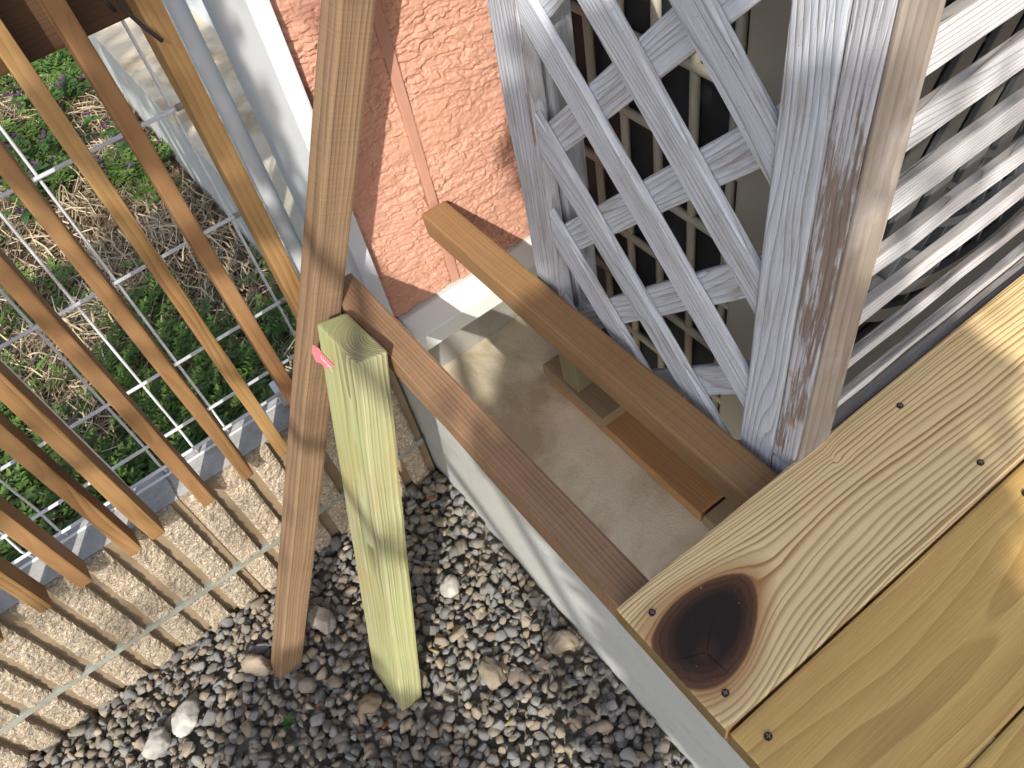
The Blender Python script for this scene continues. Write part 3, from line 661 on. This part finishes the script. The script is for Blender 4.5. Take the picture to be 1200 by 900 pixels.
# ------------------------------------------------------------------ wire mesh fence on the wall
wf = thing('wire_fence', (-.3, 1.46, ZT), 'white wire mesh fence panel standing on the block wall', 'fence')
YM = 1.462
zs = [(-1.523, 0), (-1.471, -.022), (-1.413, 0), (-1.2475, 0), (-.997, 0), (-.747, 0), (-.497, 0), (-.247, 0)]
for z, dy in zs:
    tube('horizontal_wire', [(-1.6, YM+dy-.0075, z), (-.9, YM+dy-.0075, z+random.gauss(0, .002)), (-.35, YM+dy-.0075, z+random.gauss(0, .0018)), (.198, YM+dy-.0075, z)], .0041, MAT['whitewire'], wf, 8)
    c = tube('wire_cap', [(.190, YM+dy-.0075, z), (.213, YM+dy-.0075, z)], .0062, MAT['wirecap'], wf, 8)
for k in range(20):
    x = .182-.0835*k
    tube('vertical_wire', [(x+random.gauss(0, .0012), YM, -.0), (x+random.gauss(0, .0016), YM+random.gauss(0, .002), -.7), (x, YM, -1.405), (x, YM-.0155, -1.471), (x, YM, -1.523)], .0031, MAT['whitewire'], wf, 6)
abox('bracket', (.072, YM-.030, ZT+.0005), (.108, YM+.012, ZT+.058), MAT['whitewire'], wf, .003)
pp = tag(tube('fence_post', [(.290, 1.55, -2.03), (.290, 1.55, .3)], .0182, MAT['white'], None, 20), 'round white metal pole rising between the fence and the house', 'pole')

# ------------------------------------------------------------------ slatted wooden fence
sf = thing('slat_fence', (-.2, 1.33, ZT), 'orange brown wooden slats hanging in front of the wire fence', 'fence')
YS = 1.301; K = YS/.92
for a, b in ((-.421, -.401), (-.358, -.336), (-.275, -.253), (-.234, -.210), (-.144, -.123), (-.0705, -.0505), (-.003, .017), (.0575, .0785), (.1345, .1600), (-.50, -.478), (-.58, -.559), (-.66, -.638), (-.74, -.718)):
    dz = random.uniform(-.008, .004)
    abox('slat', (a*K, YS, -1.517+dz*.5), (b*K, YS+.062, .12), MAT['slat'], sf, .004, axis=2, cuts=10, jit=.0007, crook=.0012)
abox('rail', (-1.6, YS+.0635, -.545), (.232, YS+.115, -.36), MAT['rail'], sf, .005, axis=0)
cable = tag(tube('cable', [(.168, 1.295, -.42), (.170, 1.291, -.475), (.173, 1.289, -.505), (.183, 1.288, -.530), (.196, 1.287, -.556), (.199, 1.287, -.561)], .0034, MAT['black'], None, 8), 'black cable hanging from the dark fence rail', 'cable')
tube('cable_end', [(.152, 1.296, -.44), (.155, 1.292, -.485), (.160, 1.291, -.500)], .003, MAT['black'], cable, 8)

# ------------------------------------------------------------------ gravel
def stone_proto(seed, flat=.7, bev=True):
    r = random.Random(seed); bm = bmesh.new()
    for i in range(15):
        v = Vector((r.gauss(0, 1), r.gauss(0, 1), r.gauss(0, 1))).normalized()
        bm.verts.new((v.x*r.uniform(.8, 1.1), v.y*r.uniform(.62, .9), v.z*flat*r.uniform(.7, 1.0)))
    res = bmesh.ops.convex_hull(bm, input=bm.verts)
    bmesh.ops.delete(bm, geom=[v for v in bm.verts if not v.link_faces], context='VERTS')
    bmesh.ops.dissolve_limit(bm, angle_limit=.25, verts=bm.verts, edges=bm.edges)
    if bev: bmesh.ops.bevel(bm, geom=list(bm.edges), offset=.13, segments=1, profile=.6, affect='EDGES', clamp_overlap=True)
    bmesh.ops.triangulate(bm, faces=bm.faces); bm.verts.ensure_lookup_table()
    V = np.array([v.co[:] for v in bm.verts]); F = np.array([[v.index for v in f.verts] for f in bm.faces]); bm.free(); return V, F
PROT = [stone_proto(100+i, .5+.04*(i % 8)) for i in range(16)]
PAL = np.array([(.158, .142, .116), (.185, .158, .12), (.215, .178, .13), (.125, .12, .108), (.142, .14, .135), (.25, .205, .15), (.105, .102, .096), (.17, .165, .15), (.155, .13, .10), (.128, .128, .126), (.26, .235, .195)])
PROB = np.array([.16, .14, .09, .13, .13, .06, .07, .08, .08, .05, .01])
def rotm(n):
    q = rng.normal(size=(n, 4)); q /= np.linalg.norm(q, axis=1)[:, None]; w, x, y, z = q.T
    return np.stack([np.stack([1-2*(y*y+z*z), 2*(x*y-z*w), 2*(x*z+y*w)], -1), np.stack([2*(x*y+z*w), 1-2*(x*x+z*z), 2*(y*z-x*w)], -1), np.stack([2*(x*z-y*w), 2*(y*z+x*w), 1-2*(x*x+y*y)], -1)], 1)
Vg = []; Fg = []; Cg = []; base = 0
PROT0 = [stone_proto(300+i, .6, False) for i in range(8)]
for layer, (sp, dz) in enumerate(((.030, -.024), (.0275, -.010), (.0275, .000), (.055, -.004))):
    gx = np.arange(-1.45 if layer < 3 else -3.0, XF-.010, sp); gy = np.arange(-.25 if layer < 3 else -2.0, YB, sp)
    P = np.stack(np.meshgrid(gx, gy), -1).reshape(-1, 2); P = P+rng.uniform(-.45, .45, P.shape)*sp
    if layer == 2: P = P[rng.random(len(P)) < .85]
    if layer == 3: P = P[(P[:, 0] < -1.43) | (P[:, 1] < -.24)]
    # sizes
    s = rng.lognormal(math.log(.0168), .22, len(P)); s = np.clip(s, .011, .036)
    P[:, 0] = np.minimum(P[:, 0], XF-s*.8); P[:, 1] = np.minimum(P[:, 1], YB+.012-s*.6)
    near = 0
    R = rotm(len(P)); tilt = rng.random(len(P))
    for i in range(len(P)):
        v, f = PROT0[rng.integers(8)] if layer in (0, 3) else PROT[rng.integers(16)]
        a = rng.uniform(0, 6.28); c, q = math.cos(a), math.sin(a)
        Rz = np.array([[c, -q, 0], [q, c, 0], [0, 0, 1]])
        vv = (v*s[i])@Rz.T
        if tilt[i] < .4: vv = (v*s[i])@R[i].T
        else:
            t = rng.normal(0, .3); vv = vv@np.array([[1, 0, 0], [0, math.cos(t), -math.sin(t)], [0, math.sin(t), math.cos(t)]]).T
        vv = vv+np.array([P[i, 0], P[i, 1], ZG+dz+rng.normal(0, .005)])
        Vg.append(vv); Fg.append(f+base); base += len(v)
        col = PAL[rng.choice(len(PAL), p=PROB)]*rng.uniform(1.2, 1.5)
        Cg.append(np.tile(np.append(col, 1), (len(v), 1)))
gr = link('gravel', mesh_np('gravel', npW(np.concatenate(Vg)), np.concatenate(Fg), MAT['stone'], np.concatenate(Cg))); tag(gr, kind='stuff')
def stone(p, r, col, seed, label, sx=1.3):
    q = random.Random(seed*7+1); bm = bmesh.new(); bmesh.ops.create_icosphere(bm, subdivisions=4, radius=1)
    pl = [(Vector((q.gauss(0, 1), q.gauss(0, 1), q.gauss(0, 1))).normalized(), q.uniform(.62, .9)) for _ in range(11)]
    V = []
    for v in bm.verts:
        c = v.co.copy(); k = 1.0
        for nn, d in pl:
            t = c.dot(nn)
            if t > d: k = min(k, d/t)
        V.append(c*(k*.85+.15*min(1, k*1.1)))
    V = np.array([w[:] for w in V]); F = np.array([[v.index for v in f.verts] for f in bm.faces]); bm.free()
    nz = (vnoise(V[:, 0]*3+seed, V[:, 1]*3+V[:, 2]*2, 2)-.5)*.16+(vnoise(V[:, 0]*9+V[:, 2]*7, V[:, 1]*9+seed, 3)-.5)*.09+(vnoise(V[:, 0]*22+V[:, 2]*17, V[:, 1]*22, 5)-.5)*.045
    V = V*(1+nz)[:, None]*np.array([sx, .95, .8])*r*.76
    tint = np.array(col)[None, :]*(.8+.45*vnoise(V[:, 0]/r*1.6+seed, V[:, 1]/r*1.6, 9))[:, None]
    me = mesh_np('stone', V*S, F, MAT['stone'], np.concatenate([tint, np.ones((len(V), 1))], 1), True)
    m = Matrix.Rotation(seed*1.3, 4, 'Z'); m.translation = W(p)
    return tag(link('stone', me, m), label, 'stone')
stone((-.553, 1.165, ZG+.022), .045, (.40, .39, .355), 3, 'larger of two chalky white stones lying on the gravel near the ribbed wall')
stone((-.640, 1.160, ZG+.016), .048, (.37, .355, .32), 5, 'broken whitish lump of rubble touching the left side of the larger white stone', 1.1)
stone((.163, 1.012, ZG+.020), .036, (.40, .38, .34), 8, 'pale oval stone on the gravel between the green timber and the slab edge')
stone((-.150, 1.158, ZG+.024), .046, (.29, .265, .23), 11, 'mottled angular stone between the feet of the two leaning timbers')
stone((.300, .705, ZG+.018), .042, (.24, .195, .14), 2, 'tan rounded stone lying against the white slab edge')
stone((-.160, .888, ZG+.018), .034, (.22, .165, .11), 7, 'brown rounded stone just left of the foot of the green timber')
stone((-.345, 1.170, ZG+.018), .045, (.28, .225, .17), 9, 'flat tan stone touching the foot of the tall brown timber')
stone((.118, .757, ZG+.014), .042, (.22, .18, .13), 6, 'slim ochre stone in the middle of the sunlit gravel', 1.7)
# bark crumbs
V = []; F = []; C = []; b = 0
for i in range(25):
    x, y = rng.uniform(-.8, .33), rng.uniform(.4, 1.3); zb = ZG+.016
    if i > 24: x, y, zb = rng.uniform(.37, .6), rng.uniform(.5, 1.15), ZS+.001
    a = rng.uniform(0, 6.28); l, w = rng.uniform(.006, .015), rng.uniform(.002, .005)
    if i > 24: l, w = l*.5, w*.5
    c, s_ = math.cos(a), math.sin(a); z = zb+rng.uniform(0, .004)
    for u, v_ in ((-l, -w), (l, -w*.6), (l, w), (-l*.8, w)):
        for hh in (0, .004): V.append((x+u*c-v_*s_, y+u*s_+v_*c, z+hh+rng.normal(0, .002)))
    col = (.24, .075, .03) if rng.random() < .6 and i < 25 else (.2, .14, .08) if i > 24 else (.4, .3, .15)
    C += [(*col, 1)]*8
    F += [(b, b+2, b+4, b+6), (b+7, b+5, b+3, b+1)]+[(b+2*k, b+2*k+1, b+(2*k+3) % 8, b+(2*k+2) % 8) for k in range(4)]; b += 8
tag(link('bark_crumbs', mesh_np('bark_crumbs', npW(V), F, MAT['stone'], C)), kind='stuff')

# ------------------------------------------------------------------ plants
def leaf_mesh(items, name, mat):
    """items: list of (base point, direction, up, length, width, colour): folded pointed leaf of 4 quads... 8 verts"""
    V = []; F = []; C = []; b = 0
    for p, d, up, l, w, col in items:
        d = d/np.linalg.norm(d); sd = np.cross(d, up); n = np.linalg.norm(sd); sd = sd/n if n > 1e-4 else np.array([1., 0, 0]); nn = np.cross(sd, d)
        q = [p, p+d*l*.35+sd*w*.5+nn*w*.12, p+d*l*.35-nn*w*.1, p+d*l*.35-sd*w*.5+nn*w*.12, p+d*l*.7+sd*w*.38+nn*w*.02, p+d*l*.7-nn*w*.15, p+d*l*.7-sd*w*.38+nn*w*.02, p+d*l-nn*l*.1]
        V += q; C += [(*col, 1)]*8
        F += [(b, b+1, b+2, b+2), (b, b+2, b+3, b+3), (b+1, b+4, b+5, b+2), (b+2, b+5, b+6, b+3), (b+4, b+7, b+5, b+5), (b+5, b+7, b+6, b+6)]; b += 8
    T = []
    for f in F:
        if f[2] == f[3]: T.append((f[0], f[1], f[2]))
        else: T += [(f[0], f[1], f[2]), (f[0], f[2], f[3])]
    return mesh_np(name, npW(V), T, mat, C)
ZSOIL = -2.0
def greenness(x, y): return vnoise(np.array(x*2.3+3), np.array(y*2.3+1), 21)
soil = link('weedy_bank', None) if False else None
nx_, ny_ = 60, 100
X, Y = np.meshgrid(np.linspace(-2.5, XF-.004, nx_), np.linspace(YB2+.004, 6.5, ny_)); Z = ZSOIL-.02+(vnoise(X*4, Y*4, 31)-.5)*.10+(vnoise(X*18, Y*18, 32)-.5)*.03
i = np.arange(nx_*ny_).reshape(ny_, nx_); Fq = np.stack([i[:-1, :-1], i[:-1, 1:], i[1:, 1:], i[1:, :-1]], -1).reshape(-1, 4)
tag(link('weed_bed', mesh_np('weed_bed', npW(np.stack([X, Y, Z], -1).reshape(-1, 3)), Fq, MAT['soil'], None, True)), kind='structure')
def green_at(x, y):
    """where the photo shows green: near the wall and along the white slab edge; straw further off"""
    g = float(vnoise(np.array(x*3.1+3), np.array(y*2.6+1), 21))
    if y < 2.75: g += .22*min(1, (2.75-y)/.4)
    else: g -= .10
    if 2.8 < y < 3.3 and x < -.05: g -= .2
    if y > 4.2: g += .14
    return g
# straw
V = []; F = []; C = []; b = 0
for k in range(34000):
    x = rng.uniform(-1.6, XF-.02); y = 1.52+rng.random()**1.0*4.2
    if rng.random() < green_at(x, y)*1.15-.12: continue
    a = rng.normal(.9, .9); L_ = rng.uniform(.06, .20); w = rng.uniform(.0013, .0034); z = ZSOIL+rng.uniform(.0, .05)+(float(vnoise(np.array(x*4), np.array(y*4), 31))-.5)*.1
    dx, dy = math.cos(a), math.sin(a); rise = rng.normal(.0, .22); curl = rng.normal(0, .35)
    col = np.array((.56, .45, .29))*rng.uniform(.55, 1.25) if rng.random() < .8 else np.array((.24, .17, .10))*rng.uniform(.6, 1.2)
    for t in (0, .5, 1):
        px, py = x+dx*L_*(t-.5)-dy*curl*L_*t*t, y+dy*L_*(t-.5)+dx*curl*L_*t*t; pz = z+rise*L_*t*.6-(t-.5)**2*.03
        V += [(px-dy*w, py+dx*w, pz), (px+dy*w, py-dx*w, pz+.002)]; C += [(*np.clip(col, 0, 1), 1)]*2
    F += [(b, b+1, b+3, b+2), (b+2, b+3, b+5, b+4)]; b += 6
tag(link('dry_straw', mesh_np('dry_straw', npW(V), F, MAT['straw'], C)), kind='stuff')
items = []
for k in range(2800):
    x = rng.uniform(-1.6, XF-.03); y = 1.53+rng.random()**1.15*4.2; g = green_at(x, y)
    if g < .545+rng.normal(0, .08): continue
    z = ZSOIL+(float(vnoise(np.array(x*4), np.array(y*4), 31))-.5)*.1; h = rng.uniform(.02, .11)
    tint = np.array((.115, .205, .04)) if rng.random() < .7 else np.array((.13, .20, .05))
    tint = tint*rng.uniform(.6, 1.4); broad = rng.random() < (.28 if y > 3.2 else .08)
    lean = rng.normal(0, .35, 2); top = np.array([x+lean[0]*h, y+lean[1]*h, z+h])
    if broad:
        for q in range(6):
            a = q*1.05+rng.uniform(0, 1); d = np.array([math.cos(a), math.sin(a), rng.uniform(-.1, .5)])
            items.append((top+d*.006, d, np.array([0, 0, 1.]), rng.uniform(.016, .040), rng.uniform(.012, .028), tint*rng.uniform(.8, 1.25)))
    else:    # feathery fronds: small leaflets along a few stems
        for q in range(5):
            a = q*1.26+rng.uniform(0, 1.2); d = np.array([math.cos(a), math.sin(a), rng.uniform(.1, .9)]); d /= np.linalg.norm(d); Ls = rng.uniform(.05, .11)
            sd = np.cross(d, [0, 0, 1.])
            for t in (.25, .45, .65, .85):
                for sg in (-1, 1):
                    dd = d*.6+sd*sg*.8+np.array([0, 0, -.1]); items.append((top*.5+np.array([x, y, z])*.5+d*Ls*t, dd, np.array([0, 0, 1.]), .034*(1.15-t*.6), .010, tint*rng.uniform(.8, 1.2)))
            items.append((top*.5+np.array([x, y, z])*.5+d*Ls*.8, d, np.array([0, 0, 1.]), .035, .011, tint))
tag(link('green_weeds', leaf_mesh(items, 'green_weeds', MAT['plant'])), kind='stuff')
items = []
for (x, y) in ((-.05, 4.4), (.02, 4.15), (.12, 4.3), (.2, 3.9), (-.2, 4.0), (-.16, 3.75), (.16, 3.6), (.1, 3.45), (.0, 3.9), (-.25, 3.55), (-.3, 4.3), (.21, 4.3)):
    for k in range(4):
        c = np.array([x+rng.normal(0, .05), y+rng.normal(0, .07), ZSOIL+.09+rng.uniform(0, .07)])
        for q in range(6):
            a = rng.uniform(0, 6.28); d = np.array([math.cos(a), math.sin(a), rng.uniform(-.2, .9)])
            items.append((c, d, np.array([0, 0, 1.]), .024, .015, np.array((.15, .075, .14))*rng.uniform(.5, 1.3)))
        for q in range(6):
            a = rng.uniform(0, 6.28); d = np.array([math.cos(a), math.sin(a), rng.uniform(-.3, .2)])
            items.append((c-np.array([0, 0, .03]), d, np.array([0, 0, 1.]), .05, .036, np.array((.09, .19, .05))*rng.uniform(.5, 1.0)))
tag(link('purple_weed_flowers', leaf_mesh(items, 'purple_weed_flowers', MAT['plant'])), kind='stuff')
items = []
sx, sy = -.345, .985
for q in range(7):
    a = q*.9; d = np.array([math.cos(a), math.sin(a), .6]); items.append((np.array([sx, sy, ZG+.012]), d, np.array([0, 0, 1.]), .024, .012, np.array((.05, .115, .03))))
o = link('seedling', leaf_mesh(items, 'seedling', MAT['plant'])); tag(o, 'tiny green seedling sprouting from the dark gravel', 'plant')

# ------------------------------------------------------------------ unseen tree behind the camera, added and shaped to cast the shade and dapples
def inpoly(px, py, poly):
    ins = False; j = len(poly)-1
    for i_ in range(len(poly)):
        xi, yi = poly[i_]; xj, yj = poly[j]
        if (yi > py) != (yj > py) and px < (xj-xi)*(py-yi)/(yj-yi)+xi: ins = not ins
        j = i_
    return ins
SHADE_OUTLINES = [[(.40, .20), (1.25, .20), (1.24, .95), (1.3, 1.10), (1.33, 1.17), (1.38, 1.23), (1.64, 1.36), (1.65, 1.45), (1.58, 1.62), (1.57, 1.85), (1.68, 1.98), (1.74, 2.3), (1.64, 2.42), (1.47, 2.32), (1.38, 2.12), (1.30, 1.96), (1.2, 1.90), (1.05, 1.77), (.98, 1.75), (.9, 1.66), (.8, 1.60), (.68, 1.48), (.70, 1.2), (.60, .95), (.46, .74)],
          [(-.62, .80), (-.2, .45), (.03, .45), (-.05, .76), (-.05, .98), (-.12, 1.18), (-.3, 1.15), (-.48, 1.09)]]  # outlines of the wanted shade, filled with the added leaves
items = []
def add_leaf(U, V_, z, size):
    s_ = z-ZG; p = np.array([U-SUN.x*s_, V_-SUN.y*s_, z]); d = rng.normal(size=3); d[2] -= .3; up = rng.normal(size=3)*.6+np.array([-.4, -.6, .7])
    items.append((p, d, up, size, size*.6, np.array((.06, .115, .03))*rng.uniform(.7, 1.4)))
for poly in SHADE_OUTLINES:
    xs = [q[0] for q in poly]; ys = [q[1] for q in poly]; A = (max(xs)-min(xs))*(max(ys)-min(ys))
    for k in range(int(A*5200)):
        U, V_ = rng.uniform(min(xs), max(xs)), rng.uniform(min(ys), max(ys))
        if inpoly(U, V_, poly): add_leaf(U, V_, rng.uniform(1.2, 1.5), rng.uniform(.05, .085))
def thin(poly, dens):
    xs = [q[0] for q in poly]; ys = [q[1] for q in poly]; A = (max(xs)-min(xs))*(max(ys)-min(ys)); n_ = int(A*dens)
    for k in range(n_):
        U, V_ = rng.uniform(min(xs), max(xs)), rng.uniform(min(ys), max(ys))
        if inpoly(U, V_, poly) and float(vnoise(np.array(U*9.), np.array(V_*9.), 44)) > .36:
            add_leaf(U, V_, rng.uniform(1.5, 2.3), rng.uniform(.05, .08))
thin([(.68, 2.45), (1.05, 2.45), (1.40, 2.95), (1.75, 3.45), (1.3, 4.5), (.5, 4.5), (.62, 3.0)], 1500)
thin([(1.66, 1.50), (2.1, 1.45), (2.2, 2.4), (1.75, 2.3), (1.66, 1.95)], 480)
thin([(.15, 2.2), (.65, 2.2), (.65, 3.4), (-.1, 3.4)], 420)
# loose outer sprays: scattered dapples
for k in range(120):
    U0, V0 = rng.uniform(-.6, 1.9), rng.uniform(1.5, 4.6); z0 = rng.uniform(2.4, 3.8)
    if 1.08 < U0 < 1.62 and 1.95 < V0 < 2.72: continue
    for q in range(7):
        add_leaf(U0+rng.normal(0, .10), V0+rng.normal(0, .025), z0+rng.normal(0, .05), rng.uniform(.05, .08))
tree = thing('added_shade_tree', (-1.75, -2.6, ZG), 'unseen small leafy tree added behind the camera to cast shade', 'tree')
crown = link('crown', leaf_mesh(items, 'crown', MAT['leafy'])); rb = crown.matrix_basis.copy(); crown.parent = tree; crown.matrix_basis = world_of(tree).inverted() @ rb
tube('trunk', [(-1.75, -2.6, ZG-.05), (-1.74, -2.61, -1.0), (-1.78, -2.58, 0), (-1.75, -2.62, 1.0), (-1.72, -2.6, 1.7)], [.06, .05, .045, .035, .02], MAT['bark'], tree, 10)
for (tx, ty, tz) in ((-2.6, -3.1, 1.5), (-1.3, -2.2, 1.6), (-1.0, -1.9, 1.7), (-2.2, -1.2, 1.9), (-1.4, -.6, 2.0), (-1.9, -3.2, 1.5), (-.9, -1.4, 1.9)):
    tube('limb', [(-1.76, -2.6, .6), ((-1.76+tx)/2, (-2.6+ty)/2, (.8+tz)/2+.1), (tx, ty, tz)], [.025, .016, .006], MAT['bark'], tree, 7)
